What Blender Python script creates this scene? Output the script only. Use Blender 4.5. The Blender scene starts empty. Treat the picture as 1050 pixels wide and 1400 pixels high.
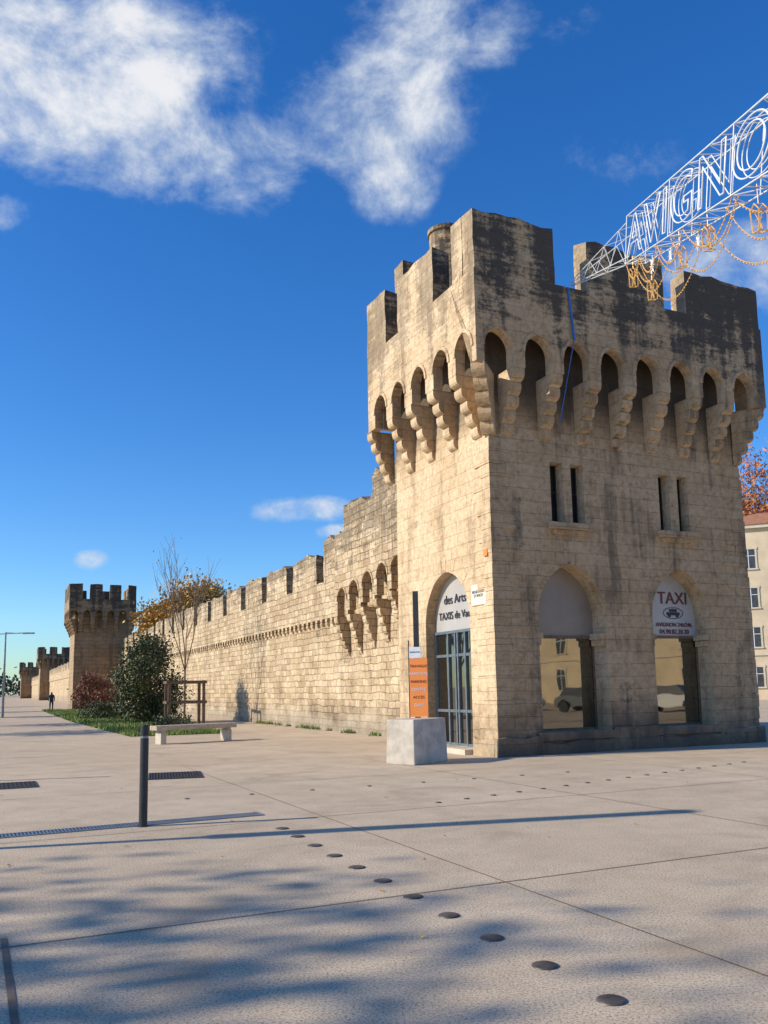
import bpy, bmesh, math, random
from mathutils import Matrix, Vector, noise
random.seed(7)
S=bpy.context.scene
R=math.radians
def link(o,parent=None):
    S.collection.objects.link(o)
    if parent is not None: o.parent=parent
    return o
def empty(name,loc=(0,0,0),rz=0,parent=None):
    e=bpy.data.objects.new(name,None); e.empty_display_size=.3
    e.location=loc; e.rotation_euler=(0,0,rz); return link(e,parent)
# ---------------------------------------------------------------- materials
class NT:
    def __init__(s,name):
        s.m=bpy.data.materials.new(name); s.m.use_nodes=True
        s.t=s.m.node_tree; s.n=s.t.nodes; s.l=s.t.links
        s.b=s.n['Principled BSDF']
    def add(s,typ,**k):
        n=s.n.new(typ)
        for a,v in k.items(): setattr(n,a,v)
        return n
    def set(s,inp,v):
        if isinstance(v,bpy.types.NodeSocket): s.l.new(v,inp)
        elif v is not None: inp.default_value=v
    def math(s,op,a,b=None,c=None,clamp=False):
        n=s.add('ShaderNodeMath',operation=op,use_clamp=clamp)
        s.set(n.inputs[0],a); s.set(n.inputs[1],b)
        if c is not None: s.set(n.inputs[2],c)
        return n.outputs[0]
    def mix(s,f,a,b,mode='MIX'):
        n=s.add('ShaderNodeMix',data_type='RGBA',blend_type=mode)
        s.set(n.inputs[0],f); s.set(n.inputs[6],a); s.set(n.inputs[7],b); return n.outputs[2]
    def noise(s,vec,scale,detail=4,rough=.6,dist=0):
        n=s.add('ShaderNodeTexNoise'); s.set(n.inputs['Vector'],vec)
        n.inputs['Scale'].default_value=scale;n.inputs['Detail'].default_value=detail
        n.inputs['Roughness'].default_value=rough;n.inputs['Distortion'].default_value=dist
        return n.outputs[0]
    def mapv(s,vec,scale=(1,1,1),loc=(0,0,0)):
        n=s.add('ShaderNodeMapping'); s.set(n.inputs[0],vec); n.inputs[3].default_value=scale; n.inputs[1].default_value=loc; return n.outputs[0]
    def ramp(s,v,lo,hi,a=0.,b=1.):
        n=s.add('ShaderNodeMapRange',interpolation_type='SMOOTHSTEP'); s.set(n.inputs[0],v)
        n.inputs[1].default_value=lo;n.inputs[2].default_value=hi;n.inputs[3].default_value=a;n.inputs[4].default_value=b
        return n.outputs[0]
    def bump(s,h,strength,dist):
        n=s.add('ShaderNodeBump'); n.inputs['Strength'].default_value=strength;n.inputs['Distance'].default_value=dist
        s.set(n.inputs['Height'],h); s.l.new(n.outputs[0],s.b.inputs['Normal'])
    def col(s,c): s.set(s.b.inputs['Base Color'],c)
    def rough(s,r): s.set(s.b.inputs['Roughness'],r)
def C4(c): return (c[0],c[1],c[2],1)
def plain(name,c,rough=.6,metal=0,nz=.25,scale=6,bump=.1):
    k=NT(name); tc=k.add('ShaderNodeTexCoord').outputs['Object']
    n=k.noise(tc,scale,4)
    f=k.ramp(n,.3,.7)
    k.col(k.mix(f,C4([x*(1-nz) for x in c]),C4([min(1,x*(1+nz)) for x in c])))
    k.rough(rough); k.b.inputs['Metallic'].default_value=metal
    if bump: k.bump(k.noise(tc,scale*8,2),bump,.01)
    return k.m
def stone(name,c1,c2,mortar,bw,rh,zd0,zd1,dark=1.,rubble=0.,streak=.5,lowz=None,ms=.012,wob_=(.10,.05,0),rndh=.3,bs=.85,arch_shade=None,nmin=.38):
    k=NT(name); T=k.add('ShaderNodeTexCoord'); uv=T.outputs['UV']; ob=T.outputs['Object']
    wob=k.add('ShaderNodeVectorMath',operation='MULTIPLY_ADD')
    nn=k.add('ShaderNodeTexNoise'); k.l.new(uv,nn.inputs['Vector']); nn.inputs['Scale'].default_value=1.6; nn.inputs['Detail'].default_value=2
    k.l.new(nn.outputs['Color'],wob.inputs[0]); wob.inputs[1].default_value=wob_; k.l.new(uv,wob.inputs[2])
    def brick(a,b,m):
        br=k.add('ShaderNodeTexBrick'); k.l.new(wob.outputs[0],br.inputs['Vector'])
        br.inputs['Scale'].default_value=1; br.inputs['Brick Width'].default_value=bw; br.inputs['Row Height'].default_value=rh
        br.inputs['Mortar Size'].default_value=ms; br.inputs['Mortar Smooth'].default_value=.5
        br.inputs['Color1'].default_value=C4(a);br.inputs['Color2'].default_value=C4(b);br.inputs['Mortar'].default_value=C4(m)
        br.offset=.43; br.squash=.75; br.squash_frequency=3; return br
    br=brick((0,0,0),(1,1,1),(.5,.5,.5)); rnd=br.outputs['Color']; fac=br.outputs['Fac']
    n1=k.noise(ob,.7,4,.65); n2=k.noise(ob,8,5,.78)
    col=k.mix(rnd,C4(c2),C4(c1))
    col=k.mix(k.math('MULTIPLY',fac,k.ramp(n1,.35,.6,.35,1)),col,C4(mortar))
    col=k.mix(k.ramp(n1,.3,.7),col,k.mix(.7,col,(.82,.75,.65,1),'MULTIPLY'))
    col=k.mix(k.ramp(n2,.40,.70,0,.7),col,k.mix(1.,col,(.58,.50,.41,1),'MULTIPLY'))
    sep=k.add('ShaderNodeSeparateXYZ'); k.l.new(ob,sep.inputs[0]); z=sep.outputs[2]
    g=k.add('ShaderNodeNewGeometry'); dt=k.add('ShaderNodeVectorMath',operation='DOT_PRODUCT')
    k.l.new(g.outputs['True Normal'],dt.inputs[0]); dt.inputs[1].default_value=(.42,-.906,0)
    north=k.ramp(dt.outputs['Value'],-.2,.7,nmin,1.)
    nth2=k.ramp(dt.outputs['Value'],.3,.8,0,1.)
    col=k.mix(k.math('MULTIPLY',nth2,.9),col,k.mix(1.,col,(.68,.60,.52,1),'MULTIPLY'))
    up=k.ramp(z,zd0,zd1,0,1)
    st=k.noise(k.mapv(uv,(1.5,.13,1)),1.,4,.62,.3)
    ho=k.noise(k.mapv(uv,(.45,2.6,1)),1.,5,.72)
    mm=k.math('ADD',k.math('MULTIPLY',up,.64),k.math('MULTIPLY',k.math('SUBTRACT',st,.5),1.6))
    mm=k.math('ADD',mm,k.math('MULTIPLY',k.math('SUBTRACT',ho,.5),2.0))
    mm=k.math('ADD',mm,k.math('MULTIPLY',k.math('SUBTRACT',n2,.5),1.0))
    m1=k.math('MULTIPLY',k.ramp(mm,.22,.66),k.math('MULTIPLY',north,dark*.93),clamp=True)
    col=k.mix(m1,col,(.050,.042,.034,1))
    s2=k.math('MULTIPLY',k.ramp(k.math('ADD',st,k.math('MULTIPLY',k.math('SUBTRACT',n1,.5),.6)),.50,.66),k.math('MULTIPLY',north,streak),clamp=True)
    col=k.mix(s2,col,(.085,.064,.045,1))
    if arch_shade: col=k.mix(k.ramp(k.math('ADD',z,k.math('MULTIPLY',n1,.8)),arch_shade[0],arch_shade[1],0,.9),col,(.05,.04,.03,1))  # shade inside the machicolation arches, painted as a dark band by height
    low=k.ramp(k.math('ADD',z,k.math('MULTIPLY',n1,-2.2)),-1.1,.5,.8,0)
    if lowz is not None:
        pale=k.math('MULTIPLY',k.ramp(k.math('ADD',z,k.math('MULTIPLY',n1,1.5)),lowz+.6,lowz+1.1,1,0),k.ramp(n2,.3,.55,.4,1))
        col=k.mix(k.math('MULTIPLY',pale,.7),col,(.76,.64,.47,1))
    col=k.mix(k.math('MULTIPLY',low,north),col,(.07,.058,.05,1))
    k.col(col); k.rough(.92)
    h=k.math('ADD',k.math('MULTIPLY',fac,-.55),k.math('MULTIPLY',n2,.8+rubble))
    rs=k.add('ShaderNodeSeparateColor'); k.l.new(rnd,rs.inputs[0])
    h=k.math('ADD',h,k.math('MULTIPLY',rs.outputs[0],rndh))
    k.bump(h,bs,.05)
    return k.m
tk=dict(ms=.006,rndh=.10,bs=.75)
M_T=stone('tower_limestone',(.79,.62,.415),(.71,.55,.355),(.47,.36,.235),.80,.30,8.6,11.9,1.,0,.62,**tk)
M_TB=stone('tower_wall_limestone',(.79,.62,.415),(.71,.55,.355),(.47,.36,.235),.80,.30,8.6,11.9,.9,0,.62,arch_shade=(7.9,9.3),**tk)
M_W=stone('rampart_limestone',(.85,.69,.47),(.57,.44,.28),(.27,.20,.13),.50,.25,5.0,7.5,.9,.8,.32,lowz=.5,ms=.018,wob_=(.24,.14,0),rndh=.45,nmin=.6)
M_F=stone('far_limestone',(.52,.39,.25),(.42,.315,.195),(.25,.2,.15),.9,.4,7.0,12.0,1.,.1,.6)
M_dark=plain('dark_steel',(.035,.037,.04),.45,.3,.2)
M_grey=plain('grey_metal',(.25,.27,.29),.4,.6,.15)
M_blu=plain('door_frame_metal',(.16,.19,.22),.4,.3,.15)
M_white=plain('white_paint',(.72,.75,.78),.45,0,.08)
M_conc=plain('cast_concrete',(.48,.43,.36),.85,0,.2,3,.3)
M_wood=plain('weathered_timber',(.17,.11,.07),.8,0,.3,8,.3)
M_bench=plain('bench_timber',(.44,.37,.28),.75,0,.2,8,.3)
M_orange=plain('orange_poster',(.85,.27,.06),.6,0,.06,2,0)
M_pl=plain('plaque_enamel',(.68,.64,.55),.5,0,.06,4,0)
M_maroon=plain('maroon_lettering',(.16,.02,.02),.5,0,.05,4,0)
M_ink=plain('ink',(.03,.03,.05),.6,0,.05,4,0)
M_gold=plain('gold_garland',(.78,.45,.13),.4,.2,.15)
M_bark=plain('bark',(.18,.13,.09),.9,0,.35,5,.4)
M_pan=plain('fanlight_panel',(.27,.21,.16),.35,0,.1,1.2,0)
M_pan2=plain('sign_panel',(.44,.42,.39),.35,0,.06,1.2,0)
M_iron=plain('cast_iron',(.07,.05,.045),.55,.5,.3,12,.3)
M_stud=plain('stud_metal',(.11,.095,.08),.5,.4,.3,12,.1)
M_plaster=plain('cream_render',(.62,.51,.35),.9,0,.12,.6,.15)
M_tile=plain('terracotta_tiles',(.40,.17,.08),.85,0,.35,3,.5)
M_shut=plain('window_dark',(.05,.055,.06),.25,0,.3,2,0)
M_slit=plain('slit_dark',(.012,.012,.012),.3,0,.3,2,0)
M_trim=plain('stone_trim',(.60,.52,.40),.85,0,.1,2,.1)
def glass():
    k=NT('reflective_glass'); k.col((.012,.014,.014,1)); k.rough(.02)
    gl=k.add('ShaderNodeBsdfGlossy'); gl.inputs['Roughness'].default_value=.015; gl.inputs['Color'].default_value=(.80,.70,.52,1)
    mx=k.add('ShaderNodeMixShader'); mx.inputs[0].default_value=.26
    k.l.new(k.b.outputs[0],mx.inputs[1]);k.l.new(gl.outputs[0],mx.inputs[2])
    k.l.new(mx.outputs[0],k.n['Material Output'].inputs[0])
    tc=k.add('ShaderNodeTexCoord').outputs['Object']
    b=k.add('ShaderNodeBump');b.inputs['Strength'].default_value=.06;b.inputs['Distance'].default_value=.05;k.l.new(k.noise(tc,1.1,1),b.inputs['Height']);k.l.new(b.outputs[0],gl.inputs['Normal'])
    return k.m
M_glass=glass()
def leafmat(name,c,var=.5):
    k=NT(name); g=k.add('ShaderNodeNewGeometry')
    f=g.outputs['Random Per Island']
    tc=k.add('ShaderNodeTexCoord').outputs['Object']
    n=k.ramp(k.noise(tc,1.1,2),.35,.65)
    a=C4([x*(1-var) for x in c]); b=C4([min(1,x*(1+var)) for x in c])
    k.col(k.mix(k.math('ADD',k.math('MULTIPLY',f,.6),k.math('MULTIPLY',n,.4)),a,b)); k.rough(.6)
    return k.m
M_lg=leafmat('leaf_dark_green',(.070,.088,.03)); M_ly=leafmat('leaf_autumn_yellow',(.46,.27,.06)); M_lr=leafmat('leaf_red',(.20,.08,.04)); M_lo=leafmat('leaf_orange',(.48,.17,.045))
M_gr=leafmat('grass_blades',(.15,.21,.04)); M_far=leafmat('far_foliage',(.05,.055,.035))
# ---------------------------------------------------------------- mesh utils
def boxuv(me):
    if not me.uv_layers: me.uv_layers.new(name='UVMap')
    uv=me.uv_layers[0].data
    for pl in me.polygons:
        n=pl.normal
        if abs(n.z)>.75:
            for li in pl.loop_indices:
                co=me.vertices[me.loops[li].vertex_index].co; uv[li].uv=(co.x,co.y)
        else:
            if abs(n.x)>abs(n.y): t=Vector((0,1,0)) if n.x>0 else Vector((0,-1,0))
            else: t=Vector((1,0,0)) if n.y<0 else Vector((-1,0,0))
            for li in pl.loop_indices:
                co=me.vertices[me.loops[li].vertex_index].co; uv[li].uv=(co.dot(t)+ (3.1 if abs(n.x)>abs(n.y) else 0),co.z)
def obj(name,bm,mat,parent=None,uv=True,smooth=False,bevel=0,loc=None,rz=0):
    me=bpy.data.meshes.new(name); bmesh.ops.recalc_face_normals(bm,faces=bm.faces); bm.to_mesh(me); bm.free()
    mats=mat if isinstance(mat,(list,tuple)) else [mat]
    for m in mats: me.materials.append(m)
    if uv: boxuv(me)
    if smooth:
        for p in me.polygons: p.use_smooth=True
    o=bpy.data.objects.new(name,me); link(o,parent)
    if loc: o.location=loc
    o.rotation_euler.z=rz
    if bevel:
        b=o.modifiers.new('bev','BEVEL'); b.width=bevel; b.segments=2; b.limit_method='ANGLE'
    return o
def box(bm,x0,x1,y0,y1,z0,z1,mi=0):
    v=[bm.verts.new(p) for p in ((x0,y0,z0),(x1,y0,z0),(x1,y1,z0),(x0,y1,z0),(x0,y0,z1),(x1,y0,z1),(x1,y1,z1),(x0,y1,z1))]
    for f in ((0,3,2,1),(4,5,6,7),(0,1,5,4),(1,2,6,5),(2,3,7,6),(3,0,4,7)):
        bm.faces.new([v[i] for i in f]).material_index=mi
def gbox(bm,x0,x1,y0,y1,z0,z1,st=.3,amp=.03,taper=0.,seed=0,topamp=None):
    nx=max(1,int((x1-x0)/st));ny=max(1,int((y1-y0)/st));nz=max(1,int((z1-z0)/st))
    V={}
    topamp=amp*2 if topamp is None else topamp
    def vt(i,j,k):
        if (i,j,k) in V: return V[(i,j,k)]
        p=Vector((x0+(x1-x0)*i/nx,y0+(y1-y0)*j/ny,z0+(z1-z0)*k/nz))
        nv=noise.noise_vector(p*1.7+Vector((seed,0,0)))*amp+noise.noise_vector(p*4.5)*amp*.5
        if k==0: nv.z=0
        if k==nz:
            p.z+=noise.noise(Vector((p.x*1.3+seed*3.1,p.y*1.3,5)))*topamp
            if i in(0,nx) or j in (0,ny): p.z-=abs(noise.noise(p*3))*topamp*.8
        V[(i,j,k)]=bm.verts.new(p+nv); return V[(i,j,k)]
    for i in range(nx):
        for j in range(ny):
            bm.faces.new((vt(i,j,0),vt(i,j+1,0),vt(i+1,j+1,0),vt(i+1,j,0)))
            bm.faces.new((vt(i,j,nz),vt(i+1,j,nz),vt(i+1,j+1,nz),vt(i,j+1,nz)))
    for i in range(nx):
        for k in range(nz):
            bm.faces.new((vt(i,0,k),vt(i+1,0,k),vt(i+1,0,k+1),vt(i,0,k+1)))
            bm.faces.new((vt(i,ny,k),vt(i,ny,k+1),vt(i+1,ny,k+1),vt(i+1,ny,k)))
    for j in range(ny):
        for k in range(nz):
            bm.faces.new((vt(0,j,k),vt(0,j,k+1),vt(0,j+1,k+1),vt(0,j+1,k)))
            bm.faces.new((vt(nx,j,k),vt(nx,j+1,k),vt(nx,j+1,k+1),vt(nx,j,k+1)))
def arch(cx,hw,zs,za,n=9):
    h=za-zs; Rr=(hw*hw+h*h)/(2*hw); c=Rr-hw; a1=math.pi-math.asin(min(1,h/Rr)) if c>=0 else math.asin(min(1,h/Rr))
    L=[]
    for i in range(n+1):
        a=math.pi+(a1-math.pi)*i/n; L.append((cx+c+Rr*math.cos(a),zs+Rr*math.sin(a)))
    return L+[(2*cx-x,z) for x,z in reversed(L[:-1])]
def prism(bm,pts,O,T,N,t0,t1,mi=0):
    O=Vector(O);T=Vector(T);N=Vector(N)
    A=[bm.verts.new(O+T*a+Vector((0,0,z))+N*t0) for a,z in pts]
    B=[bm.verts.new(O+T*a+Vector((0,0,z))+N*t1) for a,z in pts]
    fs=[bm.faces.new(A),bm.faces.new(B[::-1])]
    n=len(pts)
    for i in range(n): bm.faces.new((A[i],B[i],B[(i+1)%n],A[(i+1)%n])).material_index=mi
    for f in fs: f.material_index=mi; f.normal_update()
    bmesh.ops.triangulate(bm,faces=fs,ngon_method='EAR_CLIP')
def corbel(bm,a,w,zb,zt,o,O,T,N,steps=5):
    sh=(zt-zb)/steps; pts=[(-.05,zb),(0,zb)]
    for i in range(steps):
        x0=o*i/steps; x1=o*(i+1)/steps; z0=zb+sh*i; jit=random.uniform(-.03,.012)
        for k in range(5):
            t=k/4*math.pi/2; pts.append((x0+(x1-x0)*math.sin(t)+jit*(k>0),z0+.02+sh*.55*(1-math.cos(t))))
        pts.append((x1+jit,z0+sh-.03)); 
        if i<steps-1: pts.append((x1-.06,z0+sh-.01))
    pts.append((o,zt)); pts.append((-.05,zt))
    prism(bm,pts,Vector(O)+Vector(T)*(a-w/2),N,T,0,w*random.uniform(.94,1.04))
def tube(bm,p0,p1,r0,r1,n=6,cap=True):
    p0=Vector(p0);p1=Vector(p1);d=(p1-p0)
    if d.length<1e-6: return
    q=d.to_track_quat('Z','Y').to_matrix()
    A=[];B=[]
    for i in range(n):
        a=2*math.pi*i/n; v=Vector((math.cos(a),math.sin(a),0))
        A.append(bm.verts.new(p0+q@(v*r0)));B.append(bm.verts.new(p1+q@(v*r1)))
    for i in range(n): bm.faces.new((A[i],A[(i+1)%n],B[(i+1)%n],B[i]))
    if cap: bm.faces.new(A[::-1]);bm.faces.new(B)
def machicolation(bm,cents,hw,zl,zs,za,ztop,a0,a1,o,th,pw,zb,O,T,N,steps=5,rise=None,endc=(False,False)):
    edges=[a0]+[(cents[i]+cents[i+1])/2 for i in range(len(cents)-1)]+[a1]
    for i,c in enumerate(cents):
        dz=rise[i] if rise else 0
        A=[(edges[i],zl+dz),(c-hw,zl+dz)]+[(x,z+dz) for x,z in arch(c,hw,zs,za)]+[(c+hw,zl+dz),(edges[i+1],zl+dz),(edges[i+1],ztop),(edges[i],ztop)]
        prism(bm,A,O,T,N,o-th,o)
        inner=arch(c,hw+.001,zs+dz,za+dz); outer=arch(c,hw+.085,zs+dz,za+dz+.10)
        prism(bm,inner+outer[::-1],O,T,N,o+.001,o+.028)
    for i,e in enumerate(edges):
        if (i==0 and not endc[0]) or (i==len(edges)-1 and not endc[1]): continue
        dz=(rise[min(i,len(cents)-1)] if rise else 0)
        corbel(bm,e,pw,zb+dz,zl+dz,o,O,T,N,steps)
# ---------------------------------------------------------------- tower
def cutbody(body,cutters):
    bpy.context.view_layer.update()
    for c in cutters:
        m=body.modifiers.new('b','BOOLEAN'); m.operation='DIFFERENCE'; m.solver='EXACT'; m.object=c
    bpy.context.view_layer.update()
    dg=bpy.context.evaluated_depsgraph_get(); me=bpy.data.meshes.new_from_object(body.evaluated_get(dg))
    body.modifiers.clear(); body.data=me
    for c in cutters: bpy.data.objects.remove(c)
    boxuv(body.data)
def cutter(pts,O,T,N,t0,t1,par):
    bm=bmesh.new(); prism(bm,pts,O,T,N,t0,t1); return obj('cut',bm,M_TB,par,False)
def tower(name,loc,ang,L,D,mat,front,left,zl,zs,za,zcr,ztop,mf,ml,o=.7,oR=.5,st=.3,amp=.025,hw=.38,bmat=None):
    E=empty(name,(loc[0],loc[1],0),ang)
    bm=bmesh.new(); zt=za+.55
    vb=[(-.06,-.06),(L+.10,-.06),(L+.1,D),(-.06,D)]; vt=[(0,0),(L,0),(L,D),(0,D)]
    A=[bm.verts.new((x,y,-.3)) for x,y in vb]; B=[bm.verts.new((x,y,zt)) for x,y in vt]
    bm.faces.new(A[::-1]);bm.faces.new(B)
    for i in range(4): bm.faces.new((A[i],A[(i+1)%4],B[(i+1)%4],B[i]))
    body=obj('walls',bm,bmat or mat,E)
    th=.26
    bm=bmesh.new()
    zb=zl-1.5
    machicolation(bm,front,hw,zl,zs,za,zcr,-o,L+oR,o,th,.33,zb,(0,0,0),(1,0,0),(0,-1,0))
    machicolation(bm,left,hw,zl,zs,za,zcr,-o+th+.002,D+.4,o,th,.33,zb,(0,0,0),(0,1,0),(-1,0,0),endc=(False,True))
    rc=[.5+1.15*i for i in range(int((D-.3)/1.15))]
    machicolation(bm,rc,hw,zl,zs,za,zcr,-o+th+.002,D+.4,oR,th,.33,zb,(L,0,0),(0,1,0),(1,0,0),endc=(False,True))
    def diag(cx,cy,nx,ny):
        ln=math.hypot(nx,ny); N=(nx/ln,ny/ln,0); T=(-ny/ln,nx/ln,0)
        corbel(bm,0,.34,zb,zl-.002,ln-.06,(cx,cy,0),T,N)
    diag(0,0,-o,-o); diag(L,0,oR,-o)
    box(bm,-o+th,L+oR-th,-o+th,-.002,za+.3,za+.5); box(bm,-o+th,-.002,.0,D,za+.3,za+.5); box(bm,L+.002,L+oR-th,0,D,za+.3,za+.5)  # slabs added across the open slots to keep the arch interiors dark
    # closing wall at the back of the side galleries
    box(bm,-o+th,-.002,D-.1,D+.04,zl,za+.499); box(bm,L+.002,L+oR-th,D-.1,D+.04,zl,za+.499)
    box(bm,-o+.02,L+oR-.02,D+.05,D+.35,za+.5,zcr-.003)
    obj('machicolations',bm,mat,E)
    bm=bmesh.new(); T2=.5
    for i,(a,b,t) in enumerate(mf): gbox(bm,a,b,-o+.004,-o+T2,zcr+.001,t,st,amp,seed=i*3.3,topamp=.18)
    for i,(a,b,t) in enumerate(ml): gbox(bm,-o+.004,-o+T2,a,b,zcr+.001,t,st,amp,seed=i*2.3+20,topamp=.18)
    for i in range(3): gbox(bm,L+oR-T2,L+oR-.004,.8+i*1.7,1.9+i*1.7,zcr+.001,ztop,st,amp,seed=i+40)
    x=0
    while x<L-1: gbox(bm,x,x+1.5,D-.1,D+.38,zcr+.001,ztop,st,amp,seed=x+60); x+=2.5
    obj('battlements',bm,mat,E)
    return E,body
ANG=R(25); TO=(2.54,19.69)
L=8.0;D=5.0
fr=[-.1+1.115*i for i in range(8)]; le=[-.12,1.0,2.2,3.4,4.55]
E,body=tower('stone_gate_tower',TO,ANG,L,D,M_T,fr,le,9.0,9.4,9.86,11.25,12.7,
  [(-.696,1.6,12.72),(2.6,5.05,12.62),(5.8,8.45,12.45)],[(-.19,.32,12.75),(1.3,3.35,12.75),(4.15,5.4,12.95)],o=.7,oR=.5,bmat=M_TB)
F=((0,0,0),(1,0,0),(0,-1,0)); LF=((0,0,0),(0,1,0),(-1,0,0))
def archopen(c,hw,zb,zs,za): return [(c-hw,zb)]+arch(c,hw,zs,za,12)+[(c+hw,zb)]
cut=[]
cut.append(cutter(archopen(2.18,1.0,.5,3.25,4.5),*F,-.62,.4,E))
cut.append(cutter(archopen(5.63,.98,.5,3.25,4.52),*F,-.62,.4,E))
for a,b in((1.7,2.08),(2.32,2.7),(5.12,5.48),(5.76,6.12)): cut.append(cutter([(a,5.5),(a,7.0),(b,7.0),(b,5.5)],*F,-.4,.4,E))
cut.append(cutter(archopen(2.2,1.15,.12,3.2,4.5),*LF,-.34,.4,E))
cutbody(body,cut)
bm=bmesh.new()
for c,hw,zs,za,fr_ in((2.18,1.0,3.25,4.5,F),(5.63,.98,3.25,4.52,F),(2.2,1.15,3.2,4.5,LF)):
    inn=arch(c,hw+.002,zs,za,10);out=arch(c,hw+.36,zs,za+.38,10)
    for i in range(20):
        a,b,c2,d2=Vector(inn[i]),Vector(inn[i+1]),Vector(out[i+1]),Vector(out[i])
        q=[a.lerp(b,.02),b.lerp(a,.02),c2.lerp(d2,.02),d2.lerp(c2,.02)]
        t=.010+random.random()*.012
        prism(bm,[(v.x,v.y) for v in q],*fr_,.0,.022+t)
obj('voussoirs',bm,M_T,E)
bm=bmesh.new(); z=.62;i=0
while z<7.35:
    h=random.uniform(.27,.36); off=.06*(1-z/10.4); p=off+random.uniform(.012,.035); lx,ly=(.62,.34) if i%2 else (.34,.62)
    lx*=random.uniform(.85,1.2);ly*=random.uniform(.85,1.2)
    gbox(bm,-p,lx,-p,ly,z,z+h-.008,.16,.014,seed=z,topamp=.006)
    gbox(bm,8-lx,8+p+.04*(1-z/10.4),-p,ly,z,z+h-.008,.2,.014,seed=z+9,topamp=.006)
    z+=h;i+=1
obj('quoins',bm,M_T,E)
def window_unit(name,c,hw,zb,zs,za,zsplit,pan,dep):
    W=empty(name,parent=E)
    bm=bmesh.new(); prism(bm,[(c-hw,zb),(c-hw,zsplit),(c+hw,zsplit),(c+hw,zb)],(0,0,0),(1,0,0),(0,-1,0),-dep-.01,-dep); obj('glass',bm,M_glass,W)
    bm=bmesh.new(); P=[(c-hw,zsplit+.07)]+arch(c,hw-.01,zs,za-.01,12)+[(c+hw,zsplit+.07)]
    prism(bm,P,(0,0,0),(1,0,0),(0,-1,0),-dep-.01,-dep+.01); obj('fanlight',bm,pan,W)
    bm=bmesh.new(); f=.05
    y0=dep-.03;y1=dep+.02
    box(bm,c-hw,c+hw,y0-.02,y1,zsplit,zsplit+.07); box(bm,c-hw,c-hw+f,y0,y1,zb,zsplit); box(bm,c+hw-f,c+hw,y0,y1,zb,zsplit); box(bm,c-hw+f,c+hw-f,y0,y1,zb,zb+f)
    obj('frame',bm,M_wood,W)
    bm=bmesh.new(); gbox(bm,c-hw-.12,c+hw+.12,-.16,.1,zb-.18,zb,.25,.01); obj('sill',bm,M_T,W)
    bm=bmesh.new()
    for s in(-1,1):
        xx=c+s*hw; x0,x1=(xx-.14,xx+.02) if s>0 else (xx-.02,xx+.14)
        z_=2.95
        gbox(bm,x0,x1,.0,.47,z_-.26,z_-.12,.2,.008); gbox(bm,(x0+.05 if s>0 else x0),(x1 if s>0 else x1-.05),.02,.46,z_-.42,z_-.261,.2,.008)
    obj('imposts',bm,M_T,W)
    return W
W1=window_unit('arched_window',2.18,1.0,.5,3.25,4.5,2.72,M_pan,.5)
W2=window_unit('arched_window.001',5.63,.98,.5,3.25,4.52,2.75,M_pan2,.5)
def text(body,size,loc,rot,mat,parent,ext=.006,name='lettering',align='CENTER'):
    c=bpy.data.curves.new(name,'FONT'); c.body=body;c.size=size;c.extrude=ext;c.align_x=align
    o=bpy.data.objects.new(name,c); o.location=loc;o.rotation_euler=rot;c.materials.append(mat);link(o,parent);return o
fr_rot=(R(90),0,0); lf_rot=(R(90),0,R(-90))
tx=5.84
text('TAXI',.46,(tx,.47,3.66),fr_rot,M_maroon,W2)
text('04.90.82.20.20',.17,(tx,.47,2.87),fr_rot,M_maroon,W2); text('AVIGNON 24h/24h',.15,(tx,.47,3.06),fr_rot,M_maroon,W2)
bm=bmesh.new()
box(bm,tx-.22,tx+.22,.475,.482,3.36,3.44);box(bm,tx-.13,tx+.13,.475,.482,3.45,3.53)
for xx in(tx-.13,tx+.13): tube(bm,(xx,.47,3.35),(xx,.482,3.35),.045,.045,12)
for i in range(14):
    a=i/14*6.283; tube(bm,(tx+.34*math.cos(a),.476,3.42+.15*math.sin(a)),(tx+.34*math.cos(a+.449),.476,3.42+.15*math.sin(a+.449)),.008,.008,4)
obj('taxi_pictogram',bm,M_ink,W2)
for nm,pairs in(('mullioned_window',((1.7,2.08),(2.32,2.7))),('mullioned_window.001',((5.12,5.48),(5.76,6.12)))):
    W=empty(nm,parent=E); bm=bmesh.new()
    for a,b in pairs: box(bm,a,b,.3,.31,5.5,7.0)
    obj('glass',bm,M_slit,W); bm=bmesh.new()
    for a,b in pairs:
        for x in (a,b-.035): box(bm,x,x+.035,.26,.29,5.5,7.0)
        box(bm,a+.035,b-.035,.26,.29,6.3,6.33)
    obj('frame',bm,M_dark,W)
    a=pairs[0][0];b=pairs[1][1]
    bm=bmesh.new(); gbox(bm,a-.12,b+.12,-.2,.05,5.33,5.49,.2,.01); gbox(bm,a,b,-.1,.05,5.2,5.329,.2,.01)
    obj('sill',bm,M_T,W)
    bm=bmesh.new()
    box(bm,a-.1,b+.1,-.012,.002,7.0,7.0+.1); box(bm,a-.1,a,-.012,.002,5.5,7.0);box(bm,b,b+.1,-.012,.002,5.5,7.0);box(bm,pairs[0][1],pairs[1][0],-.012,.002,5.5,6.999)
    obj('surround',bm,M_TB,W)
Dr=empty('glazed_door',parent=E); dx=.26
bm=bmesh.new(); prism(bm,[(1.05,.12),(1.05,2.95),(3.35,2.95),(3.35,.12)],(0,0,0),(0,1,0),(-1,0,0),-dx-.01,-dx); obj('glass',bm,M_glass,Dr)
bm=bmesh.new(); prism(bm,[(1.05,3.02)]+arch(2.2,1.14,3.2,4.49,12)+[(3.35,3.02)],(0,0,0),(0,1,0),(-1,0,0),-dx-.01,-dx+.01); obj('fanlight',bm,M_pan2,Dr)
bm=bmesh.new()
for y in (1.05,1.75,2.12,2.25,2.62,3.29): box(bm,dx-.05,dx+.03,y,y+.06,.12,2.95)
box(bm,dx-.06,dx+.03,1.05,3.35,2.95,3.02)
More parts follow.
